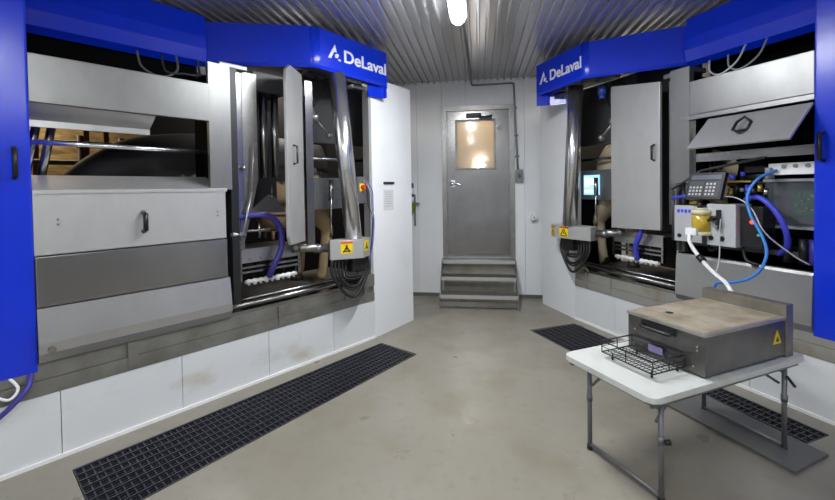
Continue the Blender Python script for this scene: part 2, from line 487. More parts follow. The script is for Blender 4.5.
k = MB(); k.box(-.02, .02, -.075, -.06, -.03, .03, .004); k.make('toggle', dgrey, t)
t = empty('wall_vent', (.768, Y, 1.175), 0, 'round white knob-shaped vent low on the back wall right of the door', 'vent')
k = MB(); k.cyl((0, 0, 0), (0, -.03, 0), .075, 28); k.cyl((0, -.03, 0), (0, -.09, 0), .05, 24, .04); k.make('body', white, t)
k = MB(); k.cyl((0, -.09, 0), (0, -.10, 0), .02, 16); k.make('centre', lgrey, t)
t = empty('bottle_holder', (-.945, Y, 1.3), 0, 'thin grey cross-shaped wall holder left of the door', 'holder')
k = MB(); k.box(-.012, .012, -.03, -.012, -.25, .22); k.make('upright', galv, t)
k = MB(); k.box(-.05, .08, -.09, -.03, .085, .10); k.make('arm', galv, t)
t = empty('bottle', (-.985, Y - .05, 1.42), 0, 'white bottle with dark blue cap on the wall holder left of the door', 'bottle')
k = MB(); k.cyl((0, 0, -.01), (0, 0, .12), .033); k.cyl((0, 0, .12), (0, 0, .2), .033, 20, .02); k.make('body', white, t)
k = MB(); k.cyl((0, 0, .2), (0, 0, .27), .03); k.make('cap', purp, t)
k = MB(); k.cyl((0, 0, .07), (0, 0, .11), .0345); k.make('label_band', purp, t)
k = MB(); k.loft([(-1.04, Y - .12, 1.38), (-.90, Y - .12, 1.38), (-.90, Y - .095, 1.38), (-1.04, Y - .095, 1.38)], [(-1.03, Y - .12, 1.17), (-1.0, Y - .12, 1.15), (-1.0, Y - .10, 1.15), (-1.03, Y - .10, 1.17)], .005)
tag(k.make('cloth', green), 'small green cloth hanging from the wall holder left of the door', 'cloth')

# paper note and slot on left wing wall
a_, b_ = V((*OL, 0)), V((-.807, 4.92, 0)); d = (b_ - a_).normalized(); n = V((d.y, -d.x, 0))
rzw = math.atan2(d.y, d.x)
t = empty('paper_notice', (*(a_ + d * .27 + n * .002)[:2], 1.50), rzw, 'white printed notice fixed on the left white wing wall', 'notice')
k = MB(); k.box(-.085, .085, -.002, 0, -.13, .10); k.make('sheet', paper, t)
k = MB()
for i in range(7): k.box(-.065, .03 + .03 * ((i * 7) % 3) / 2, -.003, -.002, .07 - i * .026, .077 - i * .026)
k.make('printed_lines', ink, t)
k = MB(); k.box(-.085, .095, -.012, 0, -.012, .012); o = k.make('notice_clip', black); o.location = (*(a_ + d * .27 + n * .001)[:2], 1.675); o.rotation_euler = (0, 0, rzw)
tag(o, 'narrow black clip strip above the notice on the left wing wall', 'clip')

# ------------------------------------------------------------------ ceiling lamps
LL = ['fluorescent ceiling lamp at the top centre nearest the back door', 'fluorescent ceiling lamp above the near end of the aisle',
      'fluorescent ceiling lamp over the left side of the aisle', 'fluorescent ceiling lamp over the right side of the aisle']
for (x, y, p, ln), lb in zip(TUBES, LL):
    t = empty('ceiling_lamp', (x, y, 3.15), 0, lb, 'lamp', 'fluorescent ceiling lamps')
    k = MB(); k.box(-.075, .075, -ln / 2, ln / 2, -.04, 0, .006); k.make('housing', white, t)
    k = MB(); k.poly([(-.055, -ln / 2 + .02), (.055, -ln / 2 + .02), (.055, ln / 2 - .08), (.02, ln / 2 - .01), (-.02, ln / 2 - .01), (-.055, ln / 2 - .08)], -.10, -.04, .012); k.make('lit_cover', tubem, t)

# ------------------------------------------------------------------ drain grates
for side, G, lb in (('L', GL, 'long black drain grate in the floor along the left machine'), ('R', GR, 'black drain grate in the floor along the right machine')):
    O, rz, sg = frame(side); k = MB(sg)
    sN, sF = G[0][0] - .008, G[1][0] + .02

    def wi(s_): f = (s_ - sF) / (sN - sF); return G[1][1] + .008 + (G[0][1] - G[1][1]) * f
    def wo(s_): f = (s_ - sF) / (sN - sF); return G[2][1] - .008 + (G[3][1] - G[2][1]) * f
    n = int((sN - sF) / .038)
    for i in range(n + 1):
        s_ = sF + (sN - sF) * i / n
        k.box(s_ - .004, s_ + .004, wi(s_), wo(s_), -.028, -.002)
    for j in range(0, 9):
        f = j / 8; z1 = .002; th = .006 if j not in (0, 8) else .008
        for_a = (sF, wi(sF) + (wo(sF) - wi(sF)) * f); for_b = (sN, wi(sN) + (wo(sN) - wi(sN)) * f)
        k.poly([(for_a[0], for_a[1] - th), (for_b[0], for_b[1] - th), (for_b[0], for_b[1] + th), (for_a[0], for_a[1] + th)], -.03, z1)
    for j in range(0, 24):
        f = (j + .5) / 24
        for_a = (sF, wi(sF) + (wo(sF) - wi(sF)) * f); for_b = (sN, wi(sN) + (wo(sN) - wi(sN)) * f)
        k.poly([(for_a[0], for_a[1] - .0025), (for_b[0], for_b[1] - .0025), (for_b[0], for_b[1] + .0025), (for_a[0], for_a[1] + .0025)], -.02, -.006)
    tag(place(k.make('floor_grate', gratem), side), lb, 'grate')
k = MB(-1); k.poly([(1.25, .40), (2.58, .45), (2.60, .80), (1.25, .80)], .004, .020)
tag(place(k.make('floor_board', boardm), 'R'), 'flat grey board lying on the floor under the folding table', 'board')


# ------------------------------------------------------------------ milking robots
def bent_handle(k, s_, w_, z0, z1, out=.035, r=.009):
    k.tube([(s_, w_, z0), (s_, w_ + out, z0 + .012), (s_, w_ + out, z1 - .012), (s_, w_, z1)], r, 8, False)


def fascia(k, pts, prof):
    """sweep (offset outwards, z) profile along plan polyline, mitred"""
    rows = []
    for i, p in enumerate(pts):
        p = V((p[0], p[1], 0))
        a_ = V((*pts[max(i - 1, 0)], 0)); c_ = V((*pts[min(i + 1, len(pts) - 1)], 0))
        d1 = (p - a_).normalized() if i else (c_ - p).normalized()
        d2 = (c_ - p).normalized() if i < len(pts) - 1 else d1
        n1 = V((d1.y, -d1.x, 0)); n2 = V((d2.y, -d2.x, 0)); nn = (n1 + n2).normalized(); f = 1 / max(.3, nn.dot(n1))
        rows.append([k.bm.verts.new(k.T((p.x + nn.x * o_ * f, p.y + nn.y * o_ * f, z_))) for o_, z_ in prof])
    m_ = len(prof)
    for a_, c_ in zip(rows, rows[1:]):
        for j in range(m_): k.bm.faces.new((a_[j], a_[(j + 1) % m_], c_[(j + 1) % m_], c_[j]))
    k.bm.faces.new(rows[0]); k.bm.faces.new(rows[-1][::-1])


def sticker(k_parent, sg, o, ax, size, header):
    """yellow warning plate on a face: o = lower left corner, ax = direction to the right in the photo"""
    o, ax = V(o), V(ax).normalized(); n = ax.cross(V((0, 0, 1)))
    if n.y < 0: n = -n
    k = MB(sg); k.slab(o, ax * size, V((0, 0, size)), n, .002)
    st = k.make('warning_label', yel, k_parent)
    k = MB(sg); c_ = o + ax * size * .5 + n * .002 + V((0, 0, size * (.42 if header else .5)))
    h = size * .30
    tri = [c_ + ax * (-h) - V((0, 0, h * .9)), c_ + ax * h - V((0, 0, h * .9)), c_ + V((0, 0, h * .9))]
    for p, q in zip(tri, tri[1:] + tri[:1]):
        e = (q - p).normalized() * .004; dd = n.cross((q - p).normalized()) * .011
        k.loft([p - e, q + e, q + e + dd, p - e + dd], [v + n * .0015 for v in (p - e, q + e, q + e + dd, p - e + dd)])
    k.slab(c_ - ax * .006 - V((0, 0, h * .45)), ax * .012, V((0, 0, h * .75)), n, .0015)
    k.make('warning_symbol', black, st)
    if header:
        k = MB(sg); k.slab(o + V((0, 0, size * .82)) + n * .002, ax * size, V((0, 0, size * .18)), n, .001); k.make('label_header', mat('orange_red_label', (.75, .12, .02), .5) if 'orange_red_label' not in MT else MT['orange_red_label'], st)
    return st


def robot(side):
    O, rz, sg = frame(side); L = side == 'L'
    root = empty('milking_robot', (O[0], O[1], 0), rz,
                 'blue and steel milking machine on the left, its narrow steel door open' if L else
                 'blue and steel milking machine on the right with raised flap and exposed controls', 'machine', 'milking machines')

    def P(name, mt, k, par=None, label=None): return k.make(name, mt, par or root, label)
    M = lambda: MB(sg)
    # ---- blue canopy
    if L: pts = [(1.49, -.47), (.78, .135), (-.17, .07), (-.36, -.10), (-.37, -.40)]; beam_w, s_end = -.48, 3.6
    else: pts = [(1.26, -.22), (.59, .39), (-.25, .35), (-.43, .02), (-.38, -.25)]; beam_w, s_end = -.19, 3.35
    zt, zb = 3.08, 2.715
    prof = [(0, zb + .03), (-.012, zb), (-.03, zb), (-.022, zb + .03), (-.022, zt), (0, zt)]
    p1, p2, p3 = (V((*q, 0)) for q in pts[:3])
    da, db = (p2 - p1).normalized(), (p3 - p2).normalized(); rc = []
    for i in range(7):
        t_ = i / 6; rc.append((p2 - da * .05) * (1 - t_) ** 2 + p2 * 2 * t_ * (1 - t_) + (p2 + db * .05) * t_ ** 2)
    k = M(); fascia(k, [pts[0]] + [(q.x, q.y) for q in rc] + [pts[2]], prof)
    for f in k.bm.faces: f.smooth = len(f.verts) == 4 and max(e.calc_length() for e in f.edges) < .5
    can = P('canopy', blue, k)
    k = M(); fascia(k, pts[2:], prof)
    P('canopy_end', blue, k)
    k = M(); fascia(k, [pts[2], (-.17, .02), (.05, -.0)] if L else [pts[2], (-.16, .22), (-.02, .10)], [(0, 2.60), (-.02, 2.59), (-.02, 2.74), (0, 2.74)]); P('canopy_lip', blue, k)
    k = M()
    c1 = pts[0]
    bp = [(0, zt + .05), (.03, zb + .22), (.035, zb + .12), (.01, zb + .02), (-.05, zb - .02), (-.07, zb), (-.03, zb + .05), (-.03, zt + .05)]
    fascia(k, [(s_end, beam_w), (c1[0], beam_w)], bp); P('top_beam', blue, k)
    k = M()  # canopy underside deck
    k.poly([(1.40, -.60), (1.38, -.45)] + [(p[0] * .93 + .02, p[1] - .05) for p in pts[1:3]] + [(-.33, -.12), (-.36, -.5)], 2.90, 2.93); P('canopy_deck', dgrey, k)
    k = M()
    dx = -.05 if L else .0
    w_o = .02 if L else .26
    k.box(-.12, .20, w_o - .16, w_o - .06, 2.66, 2.70); k.box(-.12, .1, w_o - .05, w_o - .0, 2.72, 2.80)
    k.box(.48, .72, w_o - .22, w_o - .12, 2.72, 2.75)
    P('arm_mount', steeld, k)
    k = M()
    ps = (1.33, 1.56) if L else (1.13, 1.42)
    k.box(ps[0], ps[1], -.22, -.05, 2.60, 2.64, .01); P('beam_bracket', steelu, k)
    # rounded corners
    # canopy lettering and mark
    a_, c_ = V((pts[1][0], pts[1][1] * sg, 0)), V((pts[2][0], pts[2][1] * sg, 0))
    d = (c_ - a_).normalized()
    if not L: d = -d; a_, c_ = c_, a_
    n = d.cross(V((0, 0, 1)))
    tl = (c_ - a_).length
    t0 = a_ + d * (tl * (.345 if L else .315)) + n * .004
    k = text('DeLaval', .165, 'lettering', white, can, (t0.x, t0.y, 2.838), d, (0, 0, 1), .002, .0034)
    xs = [v.co.dot(d) for v in k.data.vertices]; wd = max(xs) - min(xs)
    target = .60 if L else .53
    for v in k.data.vertices:
        q = v.co.dot(d) - t0.dot(d); v.co += d * (q * (target / wd - 1))
    t1 = a_ + d * (tl * (.145 if L else .085)) + n * .003; Z = V((0, 0, 1))
    k = MB()
    k.loft([t1 + Z * 2.835, t1 + Z * 2.835 + d * .035, t1 + Z * 2.905 + d * .075, t1 + Z * 2.905 + d * .105, t1 + Z * 2.975 + d * .085],
           [v + n * .004 for v in (t1 + Z * 2.835, t1 + Z * 2.835 + d * .035, t1 + Z * 2.905 + d * .075, t1 + Z * 2.905 + d * .105, t1 + Z * 2.975 + d * .085)])
    q0 = t1 + Z * 2.852 + d * .085
    k.loft([q0, q0 + d * .03, q0 + d * .05 + Z * .03, q0 + d * .03 + Z * .045, q0 + Z * .03],
           [v + n * .004 for v in (q0, q0 + d * .03, q0 + d * .05 + Z * .03, q0 + d * .03 + Z * .045, q0 + Z * .03)])
    q1 = t1 + Z * 2.832 + d * .125
    k.loft([q1, q1 + d * .03, q1 + d * .03 + Z * .016, q1 + Z * .016], [v + n * .004 for v in (q1, q1 + d * .03, q1 + d * .03 + Z * .016, q1 + Z * .016)])
    k.make('emblem', white, can)

    # ---- blue end door
    e0, e1 = (2.67, 3.55) if L else (2.29, 3.3)
    k = M(); k.box(e0, e1, -.35, .0, .555, 3.10, .012); bd = P('end_cabinet', blue, k)
    k = M()
    if L: bent_handle(k, e0 + .07, 0, 1.70, 1.87, .045, .013)
    else: bent_handle(k, e0 + .05, 0, 1.75, 1.94, .045, .013)
    P('handle', black, k, bd, 'black pull handle')

    # ---- milking arm column
    if L: ta, tb = (.50, .07, 2.72), (.385, .14, 1.13)
    else: ta, tb = (.19, .14, 2.75), (.095, .16, 1.15)
    k = M(); k.cyl(ta, tb, .082, 32); col = P('arm_column', chrome, k)
    k = M(); k.cyl((ta[0] - .11, ta[1] - .06, 2.7), (tb[0] - .12, tb[1] - .06, 1.10), .009, 8)
    P('arm_guide_rod', steel, k)
    if L: bx = [(.64, .10), (.36, .25), (.20, .17), (.22, .02), (.60, .02)]; z0, z1 = .94, 1.125; cs, cw = .40, .1
    else: bx = [(-.20, .19), (-.06, .24), (.40, .14), (.36, .0), (-.12, .0)]; z0, z1 = .995, 1.15; cs, cw = .12, .1
    k = M(); k.poly(bx, z0, z1, .008); ab = P('arm_box', steelp, k)
    # warning labels
    f0, f1, f2 = V((*bx[0], 0)), V((*bx[1], 0)), V((*bx[2], 0))
    if L:
        d1 = (f1 - f0).normalized(); sticker(ab, sg, f0 + d1 * .10 + V((0, 0, z0 + .055)), d1, .115, True)
        d2 = (f2 - f1).normalized(); sticker(ab, sg, f1 + d2 * .03 + V((0, 0, z0 + .06)), d2, .105, False)
    else:
        d1 = (f1 - f0).normalized(); sticker(ab, sg, f0 + d1 * .02 + V((0, 0, z0 + .02)), d1, .11, True)
        d2 = (f2 - f1).normalized(); sticker(ab, sg, f1 + d2 * .06 + V((0, 0, z0 + .02)), d2, .12, True)
    # underside connectors and hose loops
    k = M()
    for i in range(4): k.cyl((cs - .14 + i * .07, cw + .02, z0 + .01), (cs - .14 + i * .07, cw + .02, z0 - .055), .017, 10)
    k.box(cs - .15, cs + .02, cw - .03, cw + .06, z0 - .14, z0 - .0, .01)
    P('connector_block', black, k, ab)
    for i in range(5):
        k = M(); a0 = cs - .19 + i * .03; a1 = cs + .22 - i * .04; dp = z0 - .36 + i * .045 + (.02 if i % 2 else 0)
        k.tube([(a0, cw + .03, z0), (a0 - .01, cw + .04, z0 - .15), ((a0 + a1) / 2 - .05, cw + .06, dp), ((a0 + a1) / 2 + .07, cw + .05, dp + .01), (a1 + .01, cw + .02, z0 - .15), (a1, cw, z0)], .011 if i % 2 else .014, 8)
        P('hose', rubber, k, ab)
    # arm reaching inwards
    k = M(); es = .64 if L else .40; ee = .92 if L else .62
    zz = 1.045 if L else 1.07
    k.cyl((es - .06, .03, zz + .0), (ee, -.10, zz + .03), .040, 16); k.cyl((es + .02, .0, zz), (es + .08, -.03, zz + .01), .045, 16); k.cyl((ee - .06, -.08, zz + .03), (ee, -.10, zz + .03), .045, 16)
    P('arm_joint', steeld, k)
    # thin air cylinder by column
    k = M(); g0 = .54 if L else .32
    k.cyl((g0, -.02, 1.14), (g0 - .05, -.06, 1.66), .011, 8); k.cyl((g0 - .04, -.06, 1.5), (g0 - .055, -.07, 1.70), .024, 10); P('air_cylinder', steel, k)
    # upper linkage in shadow
    k = M(); h0 = .55 if L else .38
    k.cyl((h0 + .22, -.12, 2.62), (h0 + .02, -.2, 2.32), .03, 10); k.cyl((h0 + .02, -.2, 2.32), (h0 - .12, -.16, 2.16), .013, 8)
    k.ball((h0 + .02, -.2, 2.33), .05); k.ball((h0 - .12, -.16, 2.16), .035)
    P('linkage', steelh, k)
    k = M(); k.tube([(h0 + .25, -.1, 2.7), (h0 + .3, -.08, 2.5), (h0 + .1, -.15, 2.42), (h0 - .05, -.15, 2.62), (h0 + .1, -.12, 2.74)], .012); P('cable', rubber, k)
    if not L:
        k = M(); k.cyl((.44, .0, 2.60), (.44, .0, 2.70), .045, 16); k.cyl((.44, .0, 2.56), (.44, .0, 2.60), .035, 16); P('sensor', mat('blue_sensor', (.03, .07, .35), .3), k)
    k = M()
    if L: k.box(-.30, .66, -.50, -.46, 2.12, 2.85)
    else: k.box(-.38, .60, -.42, -.38, 2.12, 2.85)
    P('upper_panel', dgrey, k)
    # grey module with rail above
    k = M()
    if L: k.box(.05, .66, -.36, -.22, 1.41, 1.73, .006)
    else: k.box(-.30, .30, -.40, -.26, 1.44, 1.80, .006)
    gm = P('side_module', galv, k)
    k = M(); k.cyl((-.3, -.30, 1.93), (.78 if L else .55, -.30, 1.93), .018, 10); P('guard_rail', steel, k)
    if not L:
        k = M(); k.box(-.12, .13, -.26, -.25, 1.50, 1.74); sc_ = P('screen', scr, k, gm)
        k = M(); k.box(-.10, -.02, -.25, -.248, 1.60, 1.71); k.box(.0, .05, -.25, -.248, 1.62, 1.70); k.box(-.10, .03, -.25, -.248, 1.53, 1.56); k.make('screen_icon', scrw, sc_)
    # end post of the recess
    if L: k = M(); k.box(-.02, .035, -.10, -.005, .60, 2.75); P('end_post', steelp, k)

    # ---- rails on the sill
    rl = 1.55 if L else 1.30
    k = M()
    k.cyl((.0, -.03, .67), (rl, -.03, .67), .022, 10); k.cyl((.0, -.08, .70), (rl, -.08, .70), .016, 10); k.box(.0, rl, -.09, -.01, .60, .628)
    P('track_rail', steel, k)
    k = M(); k.box(.02, .17, -.005, .03, .58, .70, .005); k.tube([(.16, .02, .64), (.22, .04, .66), (.25, .03, .62)], .012); P('track_stop', steeldirty, k)

    # ---- teat cup tray and guard
    t0_, t1_ = (.84, 1.39) if L else (.47, 1.06)
    tw = -.13
    k = M(); k.box(t0_, t1_, tw - .35, tw - .02, 1.09, 1.11); k.box(t0_, t1_, tw - .03, tw - .01, .99, 1.11); P('tray', steelh, k)
    k = M()
    for z_ in (.955, .915): k.box(t0_ - .02, t1_ + .01, tw - .02, tw + .01, z_ - .01, z_ + .008)
    k.box(t0_ - .015, t0_ + .005, tw - .02, tw + .01, .84, 1.10); k.box(t1_ - .01, t1_ + .01, tw - .02, tw + .01, .84, 1.10)
    P('tray_rail', steel, k)
    k = M(); zc = .83
    k.cyl((t0_ + .02, tw, zc), (t1_ - .04, tw, zc), .017, 10)
    for i in range(9): s_ = t0_ + .05 + i * (t1_ - t0_ - .12) / 8; k.cyl((s_, tw, zc - .03), (s_, tw, zc + .02), .018 if i % 2 else .012, 8)
    P('wash_manifold', white, k)
    for i in range(4):
        s_ = t0_ + .12 + i * .1
        k = M(); k.tube([(s_, tw - .05, .86), (s_ + .03, tw - .02, 1.0), (s_ + .09, tw - .03, 1.02), (s_ + .12, tw - .08, .86)], .010, 8); P('milk_tube', rubber, k)
        k = M(); k.cyl((s_, tw - .12, .92), (s_, tw - .12, 1.06), .026, 12); P('teat_cup', dgrey, k)
    k = M()
    if L: k.tube([(1.42, -.12, 1.385), (1.30, -.08, 1.40), (1.16, -.06, 1.385), (1.06, -.06, 1.28), (1.05, -.06, 1.10), (1.13, -.06, .94), (1.15, -.1, .85)], .026, 12)
    else: k.tube([(.88, -.08, 1.22), (.86, -.06, 1.10), (.81, -.06, .98), (.79, -.1, .84)], .026, 12)
    P('supply_hose', purp if L else blueh, k)

    # ---- inner black shell panels of front compartment
    if L:
        k = M(); k.box(.90, 1.60, -.42, -.38, 1.40, 2.66); k.box(1.44, 1.50, -.38, -.02, .62, 2.60); P('inner_panel', black, k)
        k = M(); k.box(.94, 1.25, -.36, -.12, 2.47, 2.64, .01); P('motor_housing', dgrey, k)
        for s_, r_ in ((1.21, .02), (1.14, .033), (1.03, .033)):
            k = M(); k.cyl((s_, -.16, 1.72), (s_, -.16, 2.48), r_, 16); P('vacuum_tube', steel, k)
        k = M(); k.loft([(1.32, -.14, 1.41), (.95, -.14, 1.41), (1.07, -.14, 1.57), (1.12, -.14, 1.57)], [(1.32, -.16, 1.41), (.95, -.16, 1.41), (1.07, -.16, 1.57), (1.12, -.16, 1.57)]); P('triangular_plate', galv, k)
        k = M(); k.ball((1.09, -.13, 1.55), .018); k.cyl((1.09, -.13, 1.55), (1.09, -.13, 1.66), .007); P('pivot', steel, k)
        k = M(); k.cyl((1.40, -.12, 1.27), (.9, -.12, 1.25), .014, 8); k.cyl((1.40, -.12, 1.40), (.86, -.14, 1.37), .010, 8); k.cyl((1.22, -.12, 1.2), (1.22, -.12, 1.34), .016, 8); P('cross_rod', steel, k)
        k = M(); k.box(1.36, 1.45, -.12, -.10, 1.13, 2.60); P('front_post', steel, k)
        k = M(); k.loft([(1.36, -.09, 1.20), (1.36, -.09, 2.6), (1.235, -.09, 2.6), (1.235, -.09, 1.70)], [(1.36, -.10, 1.20), (1.36, -.10, 2.6), (1.235, -.10, 2.6), (1.235, -.10, 1.70)]); P('tapered_plate', steeld, k)
        k = M(); k.cyl((1.315, -.05, 1.60), (1.425, -.05, 1.14), .009, 8); k.cyl((1.29, -.05, 2.0), (1.315, -.05, 1.60), .006, 8); P('stay_rod', steelh, k)
        k = M(); k.ball((1.37, -.07, 1.80), .018); k.cyl((1.40, -.07, 1.12), (1.44, -.07, 1.2), .02); k.cyl((1.50, -.03, 1.26), (1.38, -.05, 1.24), .02, 8); P('bolt', steelh, k)
        # narrow door standing open
        k = M(); a_, c_ = V((.84, 0, 0)), V((1.15, .25, 0)); dd = (c_ - a_).normalized(); nn = V((dd.y, -dd.x, 0)) * .028
        outline = [(0, 1.14), (0, 2.66), (.30, 2.66), (.385, 2.60), (.40, 2.52), (.40, 1.22), (.36, 1.15)]
        k.loft([a_ + dd * q + V((0, 0, z_)) for q, z_ in outline], [a_ + dd * q + V((0, 0, z_)) + nn for q, z_ in outline], .006)
        od = P('narrow_door', steelp, k)
        k = M(); h_ = a_ + dd * .27; hn = -nn.normalized() * .035
        for sgn in (1,):
            k.tube([h_ + V((0, 0, 1.83)), h_ + hn + V((0, 0, 1.84)), h_ + hn + V((0, 0, 1.98)), h_ + V((0, 0, 1.99))], .009, 8, False)
        P('handle', black, k, od, 'black pull handle')
        k = M(); k.box(.72, .80, -.05, -.02, 1.05, 2.62); P('door_post', steel, k)
    else:
        k = M(); k.box(.62, 1.30, -.34, -.30, 1.14, 2.85); k.box(1.30, 1.34, -.30, -.02, .62, 1.0); P('inner_panel', black, k)
        k = M(); k.loft([(.555, -.03, 1.155), (1.135, -.03, 1.175), (1.135, -.03, 2.575), (.555, -.03, 2.665)], [(.555, 0, 1.155), (1.135, 0, 1.175), (1.135, 0, 2.575), (.555, 0, 2.665)], .006); od = P('tall_door', steelp, k)
        k = M(); bent_handle(k, 1.075, 0, 1.84, 1.99, .035, .011); P('handle', black, k, od, 'black pull handle')
        k = M(); k.box(1.15, 1.24, -.13, -.10, 1.23, 2.58); P('front_post', steelu, k)
        k = M(); k.ball((1.30, -.06, 1.80), .02); k.box(1.255, 1.33, -.1, -.06, 1.0, 2.62); P('side_post', dgrey, k)
        k = M(); k.cyl((1.20, -.2, .68), (1.20, -.2, 1.10), .05, 14, .035); P('filter_canister', grey, k)

    # ---- wide compartment
    if L:
        s0, s1 = 1.555, 2.67
        k = M(); k.box(s0, s1, -.30, -.0, 1.24, 1.61, .004); k.box(s0, s1, -.32, -.05, .60, 1.24); P('front_panel', steelp, k)
        k = M(); k.extx([(0, 1.605), (.008, 1.605), (.008, 1.628), (-.26, 1.725), (-.26, 1.70)], s0 - .01, s1); P('lid', steelp, k)
        k = M(); k.box(s0, s1 - .003, -.05, .012, .935, 1.232, .004); P('middle_panel', steel, k)
        k = M(); k.extx([(-.05, .925), (.0, .925), (.03, .72), (.03, .66), (.015, .61), (-.03, .575), (-.05, .575)], s0 - .02, s1 - .003); P('lower_panel', steelh, k)
        k = M(); bent_handle(k, 2.115, 0, 1.34, 1.47, .05, .016); P('handle', black, k, None, 'black pull handle')
        k = M()
        for s_, z_ in ((2.56, 1.45), (2.56, 1.42), (1.62, 1.45), (1.62, 1.42)): k.cyl((s_, 0, z_), (s_, .005, z_), .007, 8)
        k.cyl((2.61, .03, .68), (2.61, .05, .68), .02)
        P('screw', steeld, k)
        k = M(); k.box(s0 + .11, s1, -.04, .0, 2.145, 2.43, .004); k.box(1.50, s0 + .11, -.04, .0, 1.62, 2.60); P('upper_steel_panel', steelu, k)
        k = M(); k.extx([(-.02, 2.14), (-.01, 2.14), (-.15, 2.06), (-.15, 2.02), (-.165, 2.02), (-.165, 2.07)], 2.02, s1); P('folded_flap', steelh, k)
        k = M(); k.cyl((1.60, -.15, 1.92), (s1, -.15, 1.925), .016, 12); P('cross_bar', chrome, k)
        for q in (0, .075):
            k = M(); k.cyl((2.52 + q, -.3, 2.14), (2.60 + q, -.3, 1.70), .024, 12); P('sloping_tube', steel, k)
        k = M(); k.box(1.5, s1, -.60, -.56, 2.35, 3.0); k.box(1.50, 1.60, -.46, -.04, 1.65, 2.55); P('shade_backing', blacks, k)  # black sheets in place of the shade under the beam
        for s_ in (1.97, 1.82):
            k = M(); k.tube([(s_ + .13, -.1, 2.60), (s_ + .11, -.06, 2.48), (s_, -.04, 2.43 if s_ > 1.9 else 2.48), (s_ - .11, -.06, 2.5), (s_ - .12, -.1, 2.62)], .008, 8); P('cable', dgrey if s_ > 1.9 else rubber, k)
        # cables, stop button and tubes at the far end
        k = M(); k.box(.06, .19, -.12, -.02, 1.46, 1.74, .006); ctl = P('control_box', galv, k)
        k = M(); k.cyl((.13, -.02, 1.63), (.13, .025, 1.63), .024, 16); P('stop_button', red, k, ctl)
        k = M(); k.box(.10, .165, -.02, -.012, 1.585, 1.67); P('button_plate', yel, k, ctl)
        for i, mt in enumerate((grey, blueh, rubber, lgrey)):
            k = M(); q = .03 + i * .013; j_ = (.03, -.01, .05, .0)[i]
            k.tube([(q + .05, .0, 1.70), (q + j_, .03, 1.60), (q - .02 + j_, .02, 1.45), (q - .02, .03, 1.25 + j_), (q + .0, .02, 1.0), (q + .06 + j_, .02, .80)], .0045, 8)
            P('cable', mt, k)
        k = M(); k.tube([(2.70, -.02, .56), (2.72, .05, .50), (2.78, .06, .43), (2.85, .04, .36)], .014, 8); P('drain_hose', purp, k)
        k = M(); k.tube([(2.80, -.02, .57), (2.76, .03, .50), (2.80, .06, .46), (2.86, .05, .50)], .008, 8); P('cable', white, k)
    else:
        s0, s1 = 1.34, 2.29
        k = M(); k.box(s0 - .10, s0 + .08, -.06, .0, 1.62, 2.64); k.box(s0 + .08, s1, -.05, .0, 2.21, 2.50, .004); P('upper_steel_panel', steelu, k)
        k = M(); k.box(s0, s1, -.05, .002, 2.17, 2.205); P('opening_lintel', steeld, k)
        k = M(); k.box(s0 - .05, s1, -.50, -.46, .8, 3.0); k.box(s0 - .06, s0 - .03, -.46, -.06, .6, 2.6); P('shade_backing', blacks, k)  # black sheets in place of the shade inside the opening
        # raised flap
        k = M(); a_ = V((1.585, .0, 2.15)); k.slab(a_, V((.70, 0, 0)), V((0, .26, -.25)), V((0, -.7, -.7)), .014); fp = P('raised_flap', steelp, k)
        k = M(); c_ = V((1.93, .10, 2.06)); dz = V((0, .7, -.7)); nn = V((0, .7, .7)); hp = [c_ + nn * (.035 if 0 < i_ < 5 else .0) + V((.042 * math.cos(R(60 * i_ + 20)), 0, 0)) + dz * (.085 * math.sin(R(60 * i_ + 20)) + .05) for i_ in range(6)]
        k.tube(hp + [hp[0]], .011, 8, False); P('handle', black, k, fp, 'black pull handle')
        k = M(); k.box(s0 + .1, s1, -.10, -.04, 1.80, 1.87); k.box(s0 + .06, s0 + .11, -.12, -.04, 1.70, 2.17); P('opening_rail', steel, k)
        for s_ in (1.68, 1.83):
            k = M(); k.tube([(s_ - .14, -.08, 2.66), (s_ - .10, -.03, 2.55), (s_, -.0, 2.50), (s_ + .11, -.02, 2.57), (s_ + .14, -.08, 2.70)], .007, 8); P('cable', lgrey if s_ < 1.7 else grey, k)
        # lower steel front
        k = M(); k.extx([(-.06, .985), (-.01, .985), (.004, .965), (.018, .70), (.018, .62), (0, .575), (-.06, .575)], s0 - .04, s1); P('lower_panel', steelh, k)
        # frame rods
        k = M(); k.cyl((1.25, .0, 1.56), (1.52, .0, 1.72), .011, 8); k.cyl((1.52, .0, 1.72), (1.98, -.02, 1.80), .011, 8); k.cyl((1.27, 0, 1.56), (1.27, 0, 1.1), .011, 8); P('bent_frame', dgrey, k)
        k = M(); k.tube([(1.36, -.06, 1.47), (1.36, -.06, 1.62), (1.42, -.06, 1.68), (1.5, -.06, 1.66)], .014, 8); P('curved_pipe', steel, k)
        # two control boxes with knobs
        k = M(); k.box(1.265, 1.53, -.14, .0, 1.10, 1.42, .006); bA = P('control_box', lgrey, k)
        k = M()
        for s_ in (1.33, 1.43): k.cyl((s_, 0, 1.15), (s_, .008, 1.15), .018, 14)
        P('plug', black, k, bA)
        k = M(); k.box(1.30, 1.49, 0, .002, 1.345, 1.395); P('printed_label', mat('pale_blue_label', (.45, .47, .75), .5), k, bA)
        k = M()
        for i in range(5): k.box(1.31 + i * .034, 1.333 + i * .034, .002, .003, 1.355 + .004 * (i % 2), 1.385)
        P('label_marks', blueh, k, bA)
        k = M(); k.box(1.64, 1.86, -.09, .10, 1.11, 1.445, .006); bB = P('control_box', lgrey, k)
        k = M()
        for s_ in (1.675, 1.76): k.cyl((s_, .10, 1.17), (s_, .108, 1.17), .020, 14)
        P('plug', black, k, bB)
